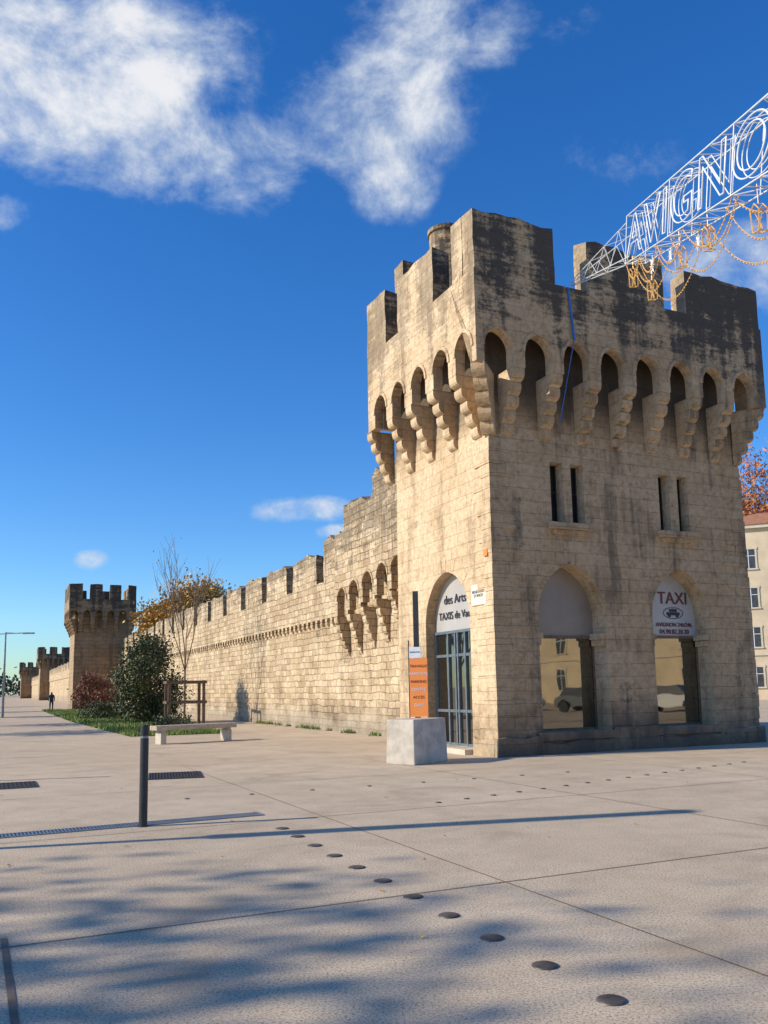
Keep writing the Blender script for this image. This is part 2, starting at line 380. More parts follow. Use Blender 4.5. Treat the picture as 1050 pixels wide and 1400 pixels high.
for z in(.12,.95,2.35): box(bm,dx-.04,dx+.02,1.12,3.28,z,z+.07)
obj('frame',bm,M_blu,Dr)
text('des Arts',.33,(dx-.03,2.25,3.72),lf_rot,M_ink,Dr); text('TAXIS de Vau',.28,(dx-.03,2.3,3.32),lf_rot,M_ink,Dr)
bm=bmesh.new(); gbox(bm,-.35,.3,.95,3.45,-.05,.119,.3,.008); obj('step',bm,M_trim,Dr)
bm=bmesh.new()
for a,b in((-.16,1.1),(1.1,3.25),(3.25,4.6),(4.6,6.7),(6.7,8.2)): gbox(bm,a,b,-.16,-.02,-.1,.3 if b-a>2 else random.uniform(.4,.6),.22,.05,seed=a)
gbox(bm,-.16,-.02,-.01,.9,-.1,.42,.22,.05);gbox(bm,-.16,-.02,3.5,5.0,-.1,.4,.22,.05)
obj('plinth',bm,M_T,E)
bm=bmesh.new(); 
for i in range(12): tube(bm,(.9,3.3,10.3+i*.34),(.9,3.3,10.3+i*.34+.335),.50+random.uniform(-.008,.008),.50,20)
tube(bm,(.9,3.3,14.38),(.9,3.3,14.5),.55,.55,20); obj('round_turret',bm,M_T,E)
bm=bmesh.new(); gbox(bm,.1,.7,4.55,5.1,10.3,14.1,.3,.02); obj('chimney',bm,M_T,E)
P=empty('street_name_plaque',parent=E); bm=bmesh.new(); box(bm,-.07,-.03,.25,.92,3.5,4.0); obj('plate',bm,M_pl,P,bevel=.005)
text('BOULEVARD\nST ROCH',.095,(-.076,.585,3.79),lf_rot,M_ink,P,.002)
P=empty('fire_point_sign',parent=E); bm=bmesh.new(); box(bm,-.09,-.05,.12,.28,4.62,4.78); obj('plate',bm,M_orange,P,bevel=.004)
# ---------------------------------------------------------------- rampart
WA=R(114.4)
Wl=empty('rampart_wall',(-1,30.74,0),WA)
bm=bmesh.new(); TH=1.5
def seg(a,b,z0,z1,y0=-TH,y1=0,st=.6,amp=.03,top=.02): gbox(bm,a,b,y0,y1,z0,z1,st,amp,topamp=top)
seg(-7.5,30,-.2,4.3,amp=.07,st=.45); seg(30,62,-.2,4.3,st=1.2); seg(62,340,-.2,4.3,st=4)
obj('curtain_wall',bm,M_W,Wl)
bm=bmesh.new()
seg(3.0,30,4.302,5.75,-TH,.14,.5,.03); seg(30,62,4.302,5.75,-TH,.14,1.,.025); seg(62,340,4.302,5.75,-TH,.14,4,.02)
x=3.9;i=0
while x<338:
    ln=3.0+random.uniform(-.12,.12)
    gbox(bm,x,x+ln,-.42,.135,5.752,7.05+random.uniform(-.1,.1),.35 if x<45 else 1.2,.035 if x<45 else 0,seed=i*1.7,topamp=.26); x+=3.9;i+=1
gbox(bm,-7.5,-1.6,-TH,0,4.302,9.0,.35,.04,topamp=.5); gbox(bm,-1.6,1.2,-TH,.0,4.302,8.45,.35,.04,topamp=.45); gbox(bm,1.2,3.0,-TH,.14,4.302,7.5,.35,.04,topamp=.35)
obj('parapet',bm,M_W,Wl)
bm=bmesh.new(); x=1.6
while x<60: gbox(bm,x,x+.24,0.002,.13,4.06+random.uniform(-.01,.01),4.3,.3,.008); x+=.56
obj('corbel_table',bm,M_W,Wl)
bm=bmesh.new()
machicolation(bm,[-4.5,-3.35,-2.15,-.95,.2],.42,4.2,4.75,5.2,6.3,-5.1,.85,.5,.26,.32,2.75,(0,0,0),(1,0,0),(0,1,0),steps=5,rise=[.5,.42,.3,.15,0],endc=(False,True))
gbox(bm,-5.1,.85,.02,.5,6.302,7.3,.4,.03,topamp=.2); 
obj('machicolations',bm,M_W,Wl)
# ---------------------------------------------------------------- distant towers
for i,(X,Y,a,LL,DD) in enumerate(((-30.9,85.2,24.4,5.3,5.5),(-81.5,203,24.4,7.5,6),(-127,300,24.4,6.5,6))):
    n=int((LL+1.1)/1.15); fc=[-.1+1.15*j for j in range(n)]
    Tm,b=tower('stone_rampart_tower'+('' if i==0 else '.%03d'%i),(X,Y),R(a),LL,DD,M_F,fc,[.0,1.15,2.3,3.45,4.6],8.9,9.3,9.8,10.9,12.4,
      [(-.65,.6,12.4),(1.3,2.5,12.4),(3.2,4.3,12.4),(LL-.3,LL+.48,12.4)] if i==0 else [(-.65,.9,12.5),(1.9,3.6,12.5),(4.6,LL+.45,12.5)],[(.2,1.0,12.5),(2.0,3.4,12.5),(4.3,5.8,12.5)],o=.65,st=.6)
# ---------------------------------------------------------------- ground
def pavement():
    k=NT('exposed_aggregate_concrete'); T=k.add('ShaderNodeTexCoord').outputs['Object']
    a=k.noise(T,.22,4,.6); b=k.noise(T,1.7,5,.7); c=k.noise(T,60,4,.8); d=k.noise(T,.6,4,.6,1.0)
    v=k.add('ShaderNodeTexVoronoi'); k.l.new(T,v.inputs['Vector']); v.inputs['Scale'].default_value=70
    col=k.mix(k.ramp(a,.3,.7),(.60,.475,.33,1),(.72,.58,.41,1))
    col=k.mix(k.ramp(b,.35,.7,0,.6),col,(.49,.385,.27,1))
    col=k.mix(k.ramp(c,.46,.62,0,.85),col,(.20,.152,.105,1))
    col=k.mix(k.math('MULTIPLY',k.ramp(v.outputs['Distance'],.1,.4,1,0),.45),col,(.82,.69,.52,1))
    col=k.mix(k.ramp(d,.5,.72,0,.45),col,(.31,.24,.165,1))
    k.col(col);k.rough(.95); k.b.inputs['Specular IOR Level'].default_value=.15
    k.bump(c,.45,.008)
    return k.m
M_pav=pavement()
bm=bmesh.new(); v=[bm.verts.new(p) for p in((-2500,-600,0),(2500,-600,0),(2500,4000,0),(-2500,4000,0))]; bm.faces.new(v); obj('pavement',bm,M_pav)
U=Vector((math.cos(ANG),math.sin(ANG),0)); V=Vector((-math.sin(ANG),math.cos(ANG),0))
def strip(bm,p,q,w,z=.004):
    p=Vector((p[0],p[1],z));q=Vector((q[0],q[1],z)); n=(q-p).cross(Vector((0,0,1))).normalized()*w/2
    bm.faces.new([bm.verts.new(x) for x in(p-n,q-n,q+n,p+n)])
bm=bmesh.new()
J=Vector((-.2,6.75,0))
for k in range(0,7):
    p=J+V*(k*4.2); strip(bm,(p-U*30)[:2],(p+U*30)[:2],.014)
for k in range(-4,6):
    p=Vector((1.55,6.0,0))+U*(k*4.0) 
    strip(bm,(p-V*8)[:2],(p+V*(60 if k<0 else 14))[:2],.012,.0045)
strip(bm,(-2.55,5.9),(-1.3,3.3),.04,.005)
obj('pavement_joint',bm,plain('joint_filler',(.16,.12,.085),.9,0,.2))
bm=bmesh.new()
def dome(bm,x,y,r,h=.012):
    rings=[(r,0.001),(r*.97,h*.6),(r*.8,h),(0,h*1.15)]; prev=None
    for rr,z in rings:
        if rr==0: c=bm.verts.new((x,y,z)); [bm.faces.new((prev[i],prev[(i+1)%24],c)) for i in range(24)]; break
        cur=[bm.verts.new((x+rr*math.cos(i/24*6.2832),y+rr*math.sin(i/24*6.2832),z)) for i in range(24)]
        if prev: [bm.faces.new((prev[i],prev[(i+1)%24],cur[(i+1)%24],cur[i])) for i in range(24)]
        prev=cur
for i in range(11): dome(bm,1.12-.235*i,4.6+.56*i,.078)
for i in range(16):
    t=i/15; dome(bm,.7+6.4*t,12.2+5.2*t,.045)
for i in range(8): dome(bm,-3+i*.9,13.1+i*.42,.04)
obj('pavement_stud',bm,M_stud,smooth=True)
def grate(name,cx,cy,w,d,ang,nx,ny):
    Eg=empty(name,(cx,cy,0),ang); bm=bmesh.new(); box(bm,-w/2,w/2,-d/2,d/2,-.02,.003); obj('pit',bm,plain('grate_shadow',(.07,.06,.05),.9),Eg)
    bm=bmesh.new(); b=.03
    box(bm,-w/2,w/2,-d/2,-d/2+b,.004,.012);box(bm,-w/2,w/2,d/2-b,d/2,.004,.012)
    box(bm,-w/2,-w/2+b,-d/2+b,d/2-b,.004,.012);box(bm,w/2-b,w/2,-d/2+b,d/2-b,.004,.012)
    for i in range(1,nx):
        x=-w/2+w*i/nx; box(bm,x-.009,x+.009,-d/2+b,d/2-b,.004,.011)
    for i in range(1,ny):
        y=-d/2+d*i/ny; box(bm,-w/2+b,w/2-b,y-.007,y+.007,.0045,.0105)
    obj('bars',bm,M_iron if w<3 else M_grey,Eg)
grate('tree_grate',-7.0,15.2,1.7,1.1,ANG,24,6); grate('tree_grate.001',-4.05,16.7,1.0,1.3,R(15),18,8)
grate('drain_grate',-3.6,10.4,4.4,.28,math.atan2(1.35,2.6),110,3)
bm=bmesh.new()
for i in range(90):
    x=random.uniform(-8,9);y=random.uniform(5,19);a=random.uniform(0,6.28);s=random.uniform(.012,.028)
    if y>18+.42*x: continue
    q=[Vector((math.cos(a+t)*s*m,math.sin(a+t)*s*m,random.uniform(.004,.02))) for t,m in((0,1.3),(1.4,.7),(3.14,1.2),(4.6,.7))]
    bm.faces.new([bm.verts.new(Vector((x,y,0))+p) for p in q])
obj('fallen_leaves',bm,M_ly,uv=False)
# ---------------------------------------------------------------- street furniture
def bollard(name,x,y,h=1.12,r=.05):
    B=empty(name,(x,y,0)); bm=bmesh.new(); tube(bm,(0,0,0),(0,0,h-.16),r,r,20); obj('post',bm,M_dark,B,smooth=False)
    bm=bmesh.new(); tube(bm,(0,0,h-.158),(0,0,h-.13),r*.9,r*.9,20); obj('neck',bm,M_grey,B)
    bm=bmesh.new(); tube(bm,(0,0,h-.128),(0,0,h-.01),r,r,20); tube(bm,(0,0,h-.01),(0,0,h),r,r*.85,20); obj('cap',bm,M_dark,B)
    bm=bmesh.new(); tube(bm,(0,0,0),(0,0,.012),r*1.5,r*1.45,20); obj('base_flange',bm,M_dark,B)
bollard('bollard',-2.94,10.55,1.2); bollard('bollard.001',-7.34,16.3,1.18); bollard('bollard.002',-6.3,9.0,1.18); bollard('bollard.003',-9.4,5.2,1.18)
B=empty('park_bench',(-6.05,27.3,0),math.atan2(1.6,2.1)); bm=bmesh.new()
for i in range(4): box(bm,-1.35,1.35,-.26+i*.135,-.14+i*.135,.42,.56)
obj('seat',bm,M_bench,B,bevel=.008)
bm=bmesh.new()
for x in(-1.1,1.1): box(bm,x-.09,x+.09,-.22,.22,0,.36); box(bm,x-.05,x+.05,-.25,.25,.361,.419)
obj('legs',bm,M_conc,B,bevel=.01)
B=empty('concrete_block',(.645,18.62,0),R(52)); bm=bmesh.new()
a=.6;c=.36
pb=[(-a,-c),(a,-c),(a,c),(-a,c)]; lo=[bm.verts.new((x*1.02,y*1.03,0)) for x,y in pb]; hi=[bm.verts.new((x*.98,y*.97,.93)) for x,y in pb]
bm.faces.new(lo[::-1]);bm.faces.new(hi); [bm.faces.new((lo[i],lo[(i+1)%4],hi[(i+1)%4],hi[i])) for i in range(4)]
obj('ballast',bm,M_conc,B,bevel=.02)
P=empty('information_sign',(.72,19.0,.93),R(-12))
bm=bmesh.new(); box(bm,-.2,.2,0,.03,.02,1.3); obj('poster',bm,M_orange,P)
bm=bmesh.new(); box(bm,-.2,.06,-.004,.034,1.305,1.55); obj('header',bm,M_white,P)
bm=bmesh.new(); box(bm,-.1,.02,.036,.08,-.0,2.8); box(bm,-.22,-.2,.0,.03,-.9,1.7); obj('post',bm,M_dark,P)
for i in range(6): text(['TRAVAUX','RAMPARTS','PARKING','CENTRE','ACCES','GARE'][i],.085,(0,-.004,1.1-.17*i),fr_rot,M_white if i%2 else M_maroon,P,.001)
text('AVIGNON',.05,(-.07,-.008,1.42),fr_rot,M_ink,P,.001)
G=empty('tree_guard',(-9.75,41.8,0),R(20)); bm=bmesh.new()
for x in(-.8,.8):
    for y in(-.8,.8): box(bm,x-.07,x+.07,y-.07,y+.07,0,2.1)
for z in(1.0,1.95):
    for y in(-.86,.8): box(bm,-.95,.95,y,y+.055,z,z+.14)
    for x in(-.93,.875): box(bm,x,x+.055,-.80,.80,z+.002,z+.135)
obj('timber_frame',bm,M_wood,G,bevel=.008)
def branches(bm,p,d,ln,r,depth,tips,spread=.55,up=.12,kids=3,segs=3):
    q=Vector(p);dd=Vector(d).normalized()
    for i in range(segs):
        nd=(dd+Vector((random.gauss(0,.1),random.gauss(0,.1),random.gauss(0,.06)+up*.4))).normalized()
        q2=q+nd*ln/segs; r2=r*(1-.25*(i+1)/segs*1.0)
        tube(bm,q,q2,r*(1-.25*i/segs),r2,6 if r>.04 else 4,False); q=q2;dd=nd
        if depth>0 and (i>=segs-2 or i==1):
            for k in range(kids-1 if i<segs-1 else kids):
                a=random.uniform(0,6.283); s=Vector((math.cos(a),math.sin(a),random.uniform(-.2,.5)))
                branches(bm,q,(dd+s*spread*1.2).normalized()+Vector((0,0,up)),ln*random.uniform(.55,.75),r2*.62,depth-1,tips,spread,up,kids,segs)
    if depth<=1: tips.append(q)
def leaves(bm,pts,n,rad,size,flat=1.):
    for _ in range(n):
        c=random.choice(pts); 
        v=Vector((random.gauss(0,1),random.gauss(0,1),random.gauss(0,1)*flat))*rad*.5
        p=c+v; u=Vector((random.gauss(0,1),random.gauss(0,1),random.gauss(0,1))).normalized(); w=u.orthogonal().normalized()
        s=size*random.uniform(.6,1.4)
        bm.faces.new([bm.verts.new(x) for x in(p-u*s,p+w*s*.55,p+u*s,p-w*s*.55)])
def tree(name,x,y,h,tr,leafm,nleaf,lsize,spread=.55,depth=3,crown=.5,kids=3,up=.15,th=None,mb=None):
    t=empty(name,(x,y,0)); bm=bmesh.new(); tips=[]; th=h*.3 if th is None else th
    tube(bm,(0,0,-.05),(0,0,th),tr,tr*.75,8,False)
    k=4
    for i in range(k):
        a=i/k*6.283+random.uniform(-.4,.4); branches(bm,(0,0,th-.05),(math.cos(a)*spread,math.sin(a)*spread,1),(h-th)*.42,tr*.5,depth,tips,spread,up,kids)
    branches(bm,(0,0,th-.05),(0,0,1),(h-th)*.5,tr*.6,depth,tips,spread,up,kids)
    obj('trunk_and_limbs',bm,mb or M_bark,t,uv=False)
    if nleaf:
        bm=bmesh.new(); leaves(bm,tips,nleaf,crown,lsize); obj('foliage',bm,leafm,t,uv=False)
    return t
tree('young_tree',-9.75,41.8,9.0,.06,M_ly,50,.05,.45,2,.3,3,.3,2.6)
tree('autumn_tree',-16.9,76,9.8,.25,M_ly,24000,.15,.55,3,1.2)
tree('autumn_tree.001',41,92,22.5,.35,M_lo,24000,.22,.65,3,2.2)
tree('plane_tree',-25.5,-3.4,15.5,.3,M_ly,9000,.16,.5,2,2.2)
for i,(x,y,h) in enumerate(((-23,33,8.5),(-27,42,9),(-35,58,9),(-44,75,9),(-58,104,9))):
    tree('plane_tree.%03d'%(i+1),x,y,h,.16,M_ly,900,.14,.45,2,1.)
def shrub(name,x,y,h,w,mat,n,ls):
    t=empty(name,(x,y,0)); bm=bmesh.new(); pts=[]
    for i in range(60):
        a=random.uniform(0,6.283);zz=random.uniform(.1,1); rr=w/2*math.sqrt(random.random())*(1-.55*max(0,zz-.45)/.55)*(.6+.4*min(1,zz*3))
        p=Vector((math.cos(a)*rr,math.sin(a)*rr,h*zz*.93)); pts.append(p)
        tube(bm,(p.x*.15,p.y*.15,0),p,.03,.008,4,False)
    obj('stems',bm,M_bark,t,uv=False); bm=bmesh.new(); leaves(bm,pts,n,h*.10+.15,ls); obj('foliage',bm,mat,t,uv=False)
shrub('evergreen_shrub',-12.1,44,4.4,3.3,M_lg,12000,.075)
shrub('red_leaved_bush',-24.6,72.5,3.2,3.2,M_lr,4500,.09); shrub('red_leaved_bush.001',-22.6,69,1.8,2.4,M_lr,2500,.08)
shrub('low_green_shrub',-17.0,52,1.0,3.0,M_lg,2000,.06); shrub('low_green_shrub.001',-9.2,37,.5,2.5,M_lg,1500,.05);shrub('low_green_shrub.002',-14.0,50,1.2,2.0,M_lg,2000,.06)
poly=[(-9.2,31.2),(-5.9,32.6),(-8.2,38.5),(-11.5,46),(-17.5,62),(-26,82),(-33.5,84),(-31.3,79),(-27.2,69.7),(-17.4,48)]
bm=bmesh.new(); bm.faces.new([bm.verts.new((x,y,.006)) for x,y in poly]); 
Gd=obj('grass',bm,plain('turf',(.12,.16,.035),.95,0,.4,2,.4))
def inside(x,y):
    c=False;j=len(poly)-1
    for i in range(len(poly)):
        xi,yi=poly[i];xj,yj=poly[j]
        if (yi>y)!=(yj>y) and x<(xj-xi)*(y-yi)/(yj-yi)+xi: c=not c
        j=i
    return c
bm=bmesh.new();n=0
while n<22000:
    y=31.0+52*random.random()**1.6; x=random.uniform(-33,-5.5)
    if inside(x,y):
        n+=1; h=random.uniform(.07,.2)*(1+.6*noise.noise(Vector((x*.7,y*.7,0)))); a=random.uniform(0,6.28); dx_,dy_=math.cos(a)*.022,math.sin(a)*.022
        bm.faces.new([bm.verts.new(p) for p in((x-dx_,y-dy_,0),(x+dx_,y+dy_,0),(x+random.gauss(0,.04),y+random.gauss(0,.04),h))])
o=obj('blades',bm,M_gr,Gd,uv=False)
bm=bmesh.new()
for i in range(1500):
    s_=random.uniform(-2,14); p=Vector((-1,30.74,0))+Vector((math.cos(WA),math.sin(WA),0))*s_+Vector((-.911,-.413,0))*abs(random.gauss(.05,.12)); 
    if noise.noise(Vector((s_*.8,3,0)))<.05: continue
    a=random.uniform(0,6.28);h=random.uniform(.05,.2);bm.faces.new([bm.verts.new(q) for q in(p+Vector((math.cos(a)*.02,math.sin(a)*.02,0)),p-Vector((math.cos(a)*.02,math.sin(a)*.02,0)),p+Vector((random.gauss(0,.05),random.gauss(0,.05),h)))])
obj('weeds',bm,M_gr,uv=False)
bm=bmesh.new()
for i in range(60):
    t=i/59; c=Vector((-330+300*t,520+80*math.sin(i*2.1),random.uniform(4,8))); leaves(bm,[c],90,random.uniform(6,10),1.3,.8)
obj('distant_trees',bm,M_far,uv=False)
# ---------------------------------------------------------------- lamps
def column_lamp(name,x,y):
    B=empty(name,(x,y,0)); bm=bmesh.new(); tube(bm,(0,0,0),(0,0,3.9),.07,.07,12); tube(bm,(0,0,7.1),(0,0,7.25),.17,.15,12); obj('column',bm,M_dark,B)
    bm=bmesh.new(); tube(bm,(0,0,3.9),(0,0,7.1),.15,.15,12); obj('luminaire',bm,M_white,B)
column_lamp('column_lamp',-8.5,8.25)
def arm_lamp(name,x,y,h,rz=0):
    B=empty(name,(x,y,0),rz); bm=bmesh.new(); tube(bm,(0,0,0),(0,0,h),.09,.05,10); tube(bm,(-1.6,0,h-.15),(1.6,0,h-.05),.035,.035,6); tube(bm,(0,0,h),(1.,0,h-.1),.02,.02,5); obj('pole',bm,M_grey,B)
    bm=bmesh.new(); box(bm,1.2,2.0,-.13,.13,h-.14,h-.04);box(bm,-2.,-1.2,-.13,.13,h-.24,h-.14); obj('heads',bm,M_grey,B,bevel=.02)
arm_lamp('street_lamp',-26.6,60,5.9); arm_lamp('street_lamp.001',24.0,52,13.0,R(160))
# ---------------------------------------------------------------- parked cars across the boulevard (seen mirrored in the glazing)
def car(name,x,y,rz,paint):
    Cc=empty(name,(x,y,0),rz)
    bm=bmesh.new(); P=[(-2.05,.35),(-2.1,.62),(-2.0,.86),(-1.75,.93),(1.0,.93),(1.75,.82),(2.05,.66),(2.1,.38),(1.72,.3),(1.6,.58),(1.2,.68),(.85,.55),(.75,.28),(-.9,.28),(-1.0,.55),(-1.35,.68),(-1.7,.55),(-1.8,.3)]
    prism(bm,P,(0,0,0),(1,0,0),(0,-1,0),-.85,.85); obj('body',bm,paint,Cc,uv=False,bevel=.04)
    bm=bmesh.new(); lo=[(-1.75,-.8),(1.0,-.8),(1.0,.8),(-1.75,.8)]; hi=[(-1.35,-.62),(.35,-.62),(.35,.62),(-1.35,.62)]
    a=[bm.verts.new((p[0],p[1],.932)) for p in lo]; b=[bm.verts.new((p[0],p[1],1.42)) for p in hi]
    for i in range(4): bm.faces.new((a[i],a[(i+1)%4],b[(i+1)%4],b[i]))
    bm.faces.new(b); obj('windows',bm,M_shut,Cc,uv=False)
    bm=bmesh.new(); box(bm,-1.35,.35,-.63,.63,1.421,1.46); obj('roof',bm,paint,Cc,uv=False,bevel=.015)
    bm=bmesh.new(); 
    for wx in(-1.35,1.22):
        for s in(-1,1): tube(bm,(wx,s*.68,.31),(wx,s*.87,.31),.31,.31,18)
    obj('tyres',bm,M_dark,Cc,uv=False)
M_cw=plain('white_car_paint',(.7,.7,.7),.25,0,.03,2,0);M_cg=plain('grey_car_paint',(.18,.19,.2),.25,.3,.05,2,0)
for i,(x,y) in enumerate(((33,12.5),(33.4,7.2),(33.2,1.6),(33,17.8),(33.4,-4))): car('parked_car'+('' if i==0 else '.%03d'%i),x,y,R(90),(M_cw,M_cg)[i%2])
# ---------------------------------------------------------------- person
def person(x,y,rz):
    me=bpy.data.meshes.new('body')
    pts=[(0,0,.95),(0,0,1.2),(0,0,1.42),(0,.0,1.52),(0,.02,1.62),(0,.02,1.72),(-.2,0,1.40),(-.25,-.08,1.12),(-.24,.06,.88),(.2,0,1.4),(.25,.08,1.12),(.24,.2,.9),(-.1,0,.9),(-.11,-.14,.5),(-.11,-.3,.08),(-.11,-.18,.04),(.1,0,.9),(.11,.18,.5),(.11,.2,.08),(.11,.33,.04)]
    rad=[.15,.14,.16,.06,.095,.09,.06,.05,.035,.06,.05,.035,.1,.07,.05,.04,.1,.07,.05,.04]
    ed=[(0,1),(1,2),(2,3),(3,4),(4,5),(2,6),(6,7),(7,8),(2,9),(9,10),(10,11),(0,12),(12,13),(13,14),(14,15),(0,16),(16,17),(17,18),(18,19)]
    me.from_pydata(pts,ed,[]); o=bpy.data.objects.new('body',me); P=empty('pedestrian',(x,y,0),rz); link(o,P); me.materials.append(plain('dark_clothes',(.03,.035,.05),.8))
    m=o.modifiers.new('s','SKIN'); 
    for i,sv in enumerate(me.skin_vertices[0].data): sv.radius=(rad[i],rad[i]); sv.use_root=(i==0)
    o.modifiers.new('sub','SUBSURF').render_levels=1
person(-30.6,79,R(200))
# ---------------------------------------------------------------- buildings
def building(name,x,y,rz,w,d,nf,fh,nb,hip=True):
    B=empty(name,(x,y,0),rz); H=nf*fh+1.2; bm=bmesh.new(); box(bm,0,w,0,d,0,H); obj('walls',bm,M_plaster,B)
    bw=w/nb
    bg=bmesh.new();bt=bmesh.new();bs=bmesh.new()
    for f in range(nf):
        for i in range(nb):
            cx=(i+.5)*bw; z0=f*fh+1.1; z1=z0+1.7
            box(bg,cx-.55,cx+.55,-.01,.05,z0,z1)
            box(bt,cx-.7,cx-.55,-.07,.02,z0,z1);box(bt,cx+.55,cx+.7,-.07,.02,z0,z1);box(bt,cx-.75,cx+.75,-.08,.02,z1,z1+.18);box(bt,cx-.75,cx+.75,-.12,.02,z0-.12,z0)
            box(bs,cx-.03,cx+.03,-.03,-.011,z0,z1); box(bs,cx-.54,cx-.04,-.028,-.012,z0+1.1,z0+1.15);box(bs,cx+.04,cx+.54,-.028,-.012,z0+1.1,z0+1.15)
    box(bt,-.1,w+.1,-.1,0.0,fh+.35,fh+.5)
    box(bt,-.35,w+.35,-.35,d+.35,H+.001,H+.3)
    k=int(d/4)
    for f in range(nf):
        for i in range(k):
            cy=(i+.5)*d/k;z0=f*fh+1.1;z1=z0+1.7
            box(bg,-.01,.05,cy-.5,cy+.5,z0,z1); box(bt,-.08,.02,cy-.65,cy-.5,z0,z1+.15);box(bt,-.08,.02,cy+.5,cy+.65,z0,z1+.15);box(bt,-.1,.02,cy-.65,cy+.65,z0-.12,z0-.001); box(bs,-.03,-.011,cy-.03,cy+.03,z0,z1)
    obj('window_panes',bg,M_shut,B);obj('trim',bt,M_trim,B);obj('window_frames',bs,M_white,B)
    bm=bmesh.new(); e=.45; a=[bm.verts.new(p) for p in((-e,-e,H+.305),(w+e,-e,H+.305),(w+e,d+e,H+.305),(-e,d+e,H+.305))]; r0=bm.verts.new((d*.45,d/2,H+d*.2));r1=bm.verts.new((w-d*.45,d/2,H+d*.2))
    bm.faces.new((a[0],a[1],r1,r0));bm.faces.new((a[1],a[2],r1));bm.faces.new((a[2],a[3],r0,r1));bm.faces.new((a[3],a[0],r0));bm.faces.new(a[::-1]); obj('tiled_roof',bm,M_tile,B)
    return B
building('apartment_building',28.2,76.5,R(-22),26,12,4,3.45,9)
building('apartment_building.001',58,30,R(-90),60,12,2,3.4,15)
# ---------------------------------------------------------------- overhead festive banner
P0=Vector((5.73,17.9,11.36));P1=Vector((5.49,11.13,9.06))
LB=empty('illuminated_banner')
dv=(P1-P0).normalized(); upv=Vector((0,0,1)); upv=(upv-dv*upv.dot(dv)).normalized(); nv=dv.cross(upv).normalized()
def Q(s_,h,o=0): return P0+dv*s_+upv*h+nv*o
LT=9.6;hh=.5;bd=.22
bm=bmesh.new(); r=.014
for h in(-hh,hh):
    for o_ in(-bd,bd): tube(bm,Q(0,h,o_),Q(LT,h,o_),r,r,5)
ns=18
for i in range(ns+1):
    s_=LT*i/ns
    for o_ in(-bd,bd): 
        tube(bm,Q(s_,-hh,o_),Q(s_,hh,o_),r*.7,r*.7,4) if i%6==0 else None
    for h in(-hh,hh): tube(bm,Q(s_,h,-bd),Q(s_,h,bd),r*.7,r*.7,4)
    if i<ns:
        s2=LT*(i+1)/ns
        for h in(-hh,hh): tube(bm,Q(s_,h,-bd if i%2 else bd),Q(s2,h,bd if i%2 else -bd),r*.6,r*.6,4)
An=Vector((4.78,20.15,11.45)); N=8
def taper(t,sy,so):
    c=Q(0,0).lerp(An,t); k=1-.88*t
    return c+upv*(sy*hh*.75*k)+nv*(so*bd*k)
for sy in(-1,1):
    for so in(-1,1): tube(bm,taper(0,sy,so),taper(1,sy,so),.012,.01,5)
for i in range(N):
    for so in(-1,1): tube(bm,taper(i/N,1 if i%2 else -1,so),taper((i+1)/N,-1 if i%2 else 1,so),.008,.008,4)
    for sy in(-1,1): tube(bm,taper(i/N,sy,1 if i%2 else -1),taper((i+1)/N,sy,-1 if i%2 else 1),.008,.008,4)
obj('lattice_truss',bm,M_white,LB,uv=False)
rot=Matrix((dv,upv,nv)).transposed().to_4x4()
def letters(s,size,s0,off,bev):
    c=bpy.data.curves.new('letters','FONT'); c.body=s;c.size=size;c.space_character=1.1;c.fill_mode='NONE';c.bevel_depth=bev
    o=bpy.data.objects.new('letters',c);c.materials.append(M_white);link(o,LB);o.matrix_world=Matrix.Translation(Q(s0,-.40,off))@rot@Matrix.Diagonal((1.62,1,1,1));return o
letters('AVIGNON',1.16,.2,bd+.02,.012)
letters('AVIGNON',1.16,.25,bd-.10,.008)
bm=bmesh.new(); bb=bmesh.new()
def swag(s0,s1,sag,h0=-hh,off=0,n=26):
    prev=None
    for i in range(n+1):
        t=i/n; p=Q(s0+(s1-s0)*t,h0,off)-Vector((0,0,sag*4*t*(1-t)))
        if prev is not None: tube(bm,prev,p,.007,.007,4)
        bmesh.ops.create_icosphere(bb,subdivisions=1,radius=.016,matrix=Matrix.Translation(p-Vector((0,0,.02)))); prev=p
swag(0,2.0,.55);swag(.1,3.2,.85,off=.1);swag(1.6,4.4,.65);swag(3.0,6.4,.9,off=.1);swag(3.9,6.,.5);swag(5.6,8.6,.8);swag(6.2,9.2,.5,off=.1)
swag(0,4.4,1.1,off=-.1,n=40);swag(4.4,9,1.1,off=-.1,n=40);swag(0,1.1,.4,off=.2);swag(1.1,2.4,.45,off=.2);swag(2.4,4.0,.5,off=.2);swag(4.0,6.4,.55,off=.2)
obj('garland_cable',bm,M_gold,LB,uv=False);obj('garland_bulbs',bb,M_gold,LB,uv=False)
bm=bmesh.new()
def lantern(s_,h,k=.2):
    c=Q(s_,h,.12); 
    A=[c+dv*a*k+Vector((0,0,b*k)) for a,b in((-.55,-1),(.55,-1),(.75,.6),(0,1.1),(-.75,.6))]
    for o_ in(-.06,.06):
        for i in range(5): tube(bm,A[i]+nv*o_,A[(i+1)%5]+nv*o_,.010,.010,5)
    for i in range(5): tube(bm,A[i]-nv*.06,A[i]+nv*.06,.008,.008,4)
    for t in(.3,.6): tube(bm,A[0].lerp(A[4],t),A[1].lerp(A[2],t),.007,.007,4)
    tube(bm,A[0],A[2],.006,.006,4);tube(bm,A[1],A[4],.006,.006,4); tube(bm,A[3],A[3]+Vector((0,0,.3)),.005,.005,4)
for s_,h in((.35,-.85),(1.9,-1.3),(3.7,-.95),(5.2,-.9),(7.3,-1.)): lantern(s_,h)
obj('lanterns',bm,M_gold,LB,uv=False)
bm=bmesh.new()
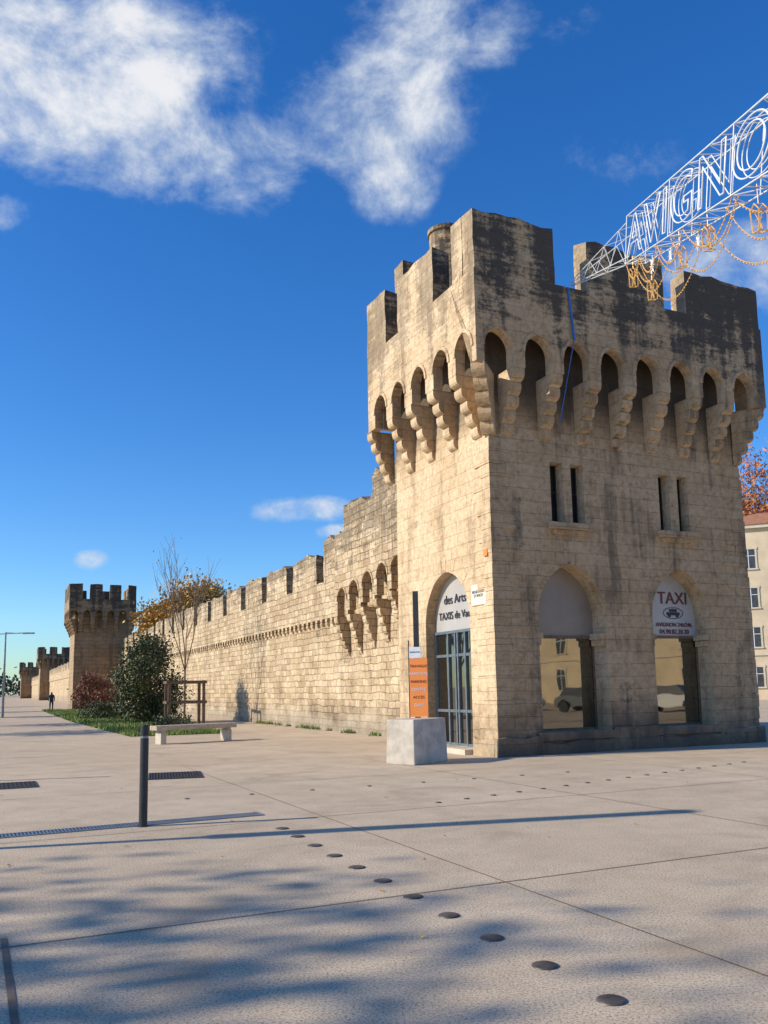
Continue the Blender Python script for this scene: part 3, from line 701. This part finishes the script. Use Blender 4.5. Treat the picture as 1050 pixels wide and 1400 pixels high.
for s_,h,kk in((1.75,-.8,1),(4.6,-.85,.7),(3.0,-.8,.7)):
    c=Q(s_,h,.1)
    for i in range(8):
        a=i/8*math.pi; v_=dv*math.cos(a)+upv*math.sin(a); k=(.12 if i%2 else .2)*kk; tube(bm,c-v_*k,c+v_*k,.009,.009,4)
obj('star',bm,M_white,LB,uv=False)
bm=bmesh.new(); tube(bm,(1.95,-.74,11.2),(2.05,-.76,9.9),.03,.03,6); tube(bm,(2.05,-.76,9.9),(1.75,-.45,7.9),.012,.012,5); obj('blue_strap',bm,plain('blue_webbing',(.03,.14,.40),.6),E)
# ---------------------------------------------------------------- light, sky
el=R(30); tos=Vector((-.975,-.22,0)).normalized()
d=Vector((tos.x*math.cos(el),tos.y*math.cos(el),math.sin(el)))
sun=bpy.data.lights.new('sun','SUN'); sun.energy=5.0; sun.angle=R(.5); sun.color=(1,.89,.71)
so=bpy.data.objects.new('sun',sun); link(so); so.rotation_euler=d.to_track_quat('Z','Y').to_euler()
w=bpy.data.worlds.new('World'); S.world=w; w.use_nodes=True; nt=w.node_tree; n=nt.nodes; l=nt.links; n.clear()
class WN(NT):
    def __init__(s): s.t=nt;s.n=n;s.l=l
K=WN()
sky=n.new('ShaderNodeTexSky'); sky.sky_type='NISHITA'; sky.sun_disc=False; sky.sun_elevation=el; sky.sun_rotation=math.atan2(d.x,d.y); sky.air_density=1.0; sky.dust_density=.3; sky.ozone_density=1.3
hs=n.new('ShaderNodeHueSaturation'); hs.inputs['Saturation'].default_value=1.38; l.new(sky.outputs[0],hs.inputs['Color'])
tint=K.mix(1.,hs.outputs[0],(.74,1.04,1.42,1),'MULTIPLY')
bg=n.new('ShaderNodeBackground'); l.new(tint,bg.inputs[0]); bg.inputs[1].default_value=.13
tc=n.new('ShaderNodeTexCoord').outputs['Generated']; sp=n.new('ShaderNodeSeparateXYZ'); l.new(tc,sp.inputs[0])
yy=K.math('MAXIMUM',sp.outputs[1],.02); gx=K.math('DIVIDE',sp.outputs[0],yy); gz=K.math('DIVIDE',sp.outputs[2],yy)
front=K.ramp(sp.outputs[1],.1,.3)
m=None
for cx,cz,rx,rz,wt in((-.38,.79,.25,.17,1.3),(-.27,.68,.19,.08,.95),(-.0,.735,.13,.11,1.0),(.12,.85,.16,.07,.8),(.02,.63,.06,.06,.8),(-.17,.635,.09,.05,.75),(-.0988,.2115,.07,.020,1.2),(-.06,.185,.035,.010,.9),(-.346,.156,.025,.014,1.),(-.254,.115,.045,.02,.9),(.317,.656,.06,.04,.15),(.47,.50,.14,.07,.6),(-.47,.60,.05,.03,.7)):
    a=K.math('DIVIDE',K.math('SUBTRACT',gx,cx),rx);b=K.math('DIVIDE',K.math('SUBTRACT',gz,cz),rz)
    q=K.math('MULTIPLY',K.math('SUBTRACT',1.,K.math('ADD',K.math('MULTIPLY',a,a),K.math('MULTIPLY',b,b))),wt)
    q=K.math('MINIMUM',q,wt*.75)
    m=q if m is None else K.math('SMOOTH_MAX',m,q,.15)
f1=K.noise(K.mapv(tc,(1,1,1.4)),8.0,9,.64,.2)
dens=K.math('ADD',K.math('MULTIPLY',m,.72),K.math('MULTIPLY',K.math('SUBTRACT',f1,.5),2.7))
al=K.math('MULTIPLY',K.math('MULTIPLY',K.ramp(dens,.0,1.0,0,.95),K.ramp(m,-.4,.25)),front)
cb=n.new('ShaderNodeBackground'); l.new(K.mix(K.ramp(dens,.35,1.1),(.58,.68,.80,1),(.90,.90,.92,1)),cb.inputs[0]); cb.inputs[1].default_value=1.0
mx=n.new('ShaderNodeMixShader'); l.new(al,mx.inputs[0]);l.new(bg.outputs[0],mx.inputs[1]);l.new(cb.outputs[0],mx.inputs[2])
ow=n.new('ShaderNodeOutputWorld'); l.new(mx.outputs[0],ow.inputs[0])
# ---------------------------------------------------------------- camera
cam=bpy.data.cameras.new('camera'); co=bpy.data.objects.new('camera',cam); link(co)
cam.sensor_fit='VERTICAL'; cam.sensor_height=36; cam.lens=1170/1400*36; cam.shift_y=87/1400; cam.clip_end=6000; cam.clip_start=.05
Mx=Matrix.Translation((0,0,1.6))@Matrix.Rotation(math.pi/2+R(7.45),4,'X')@Matrix.Rotation(-R(1.0),4,'Z')
co.matrix_world=Mx; S.camera=co
S.view_settings.view_transform='Standard'; S.view_settings.look='None'; S.view_settings.exposure=0
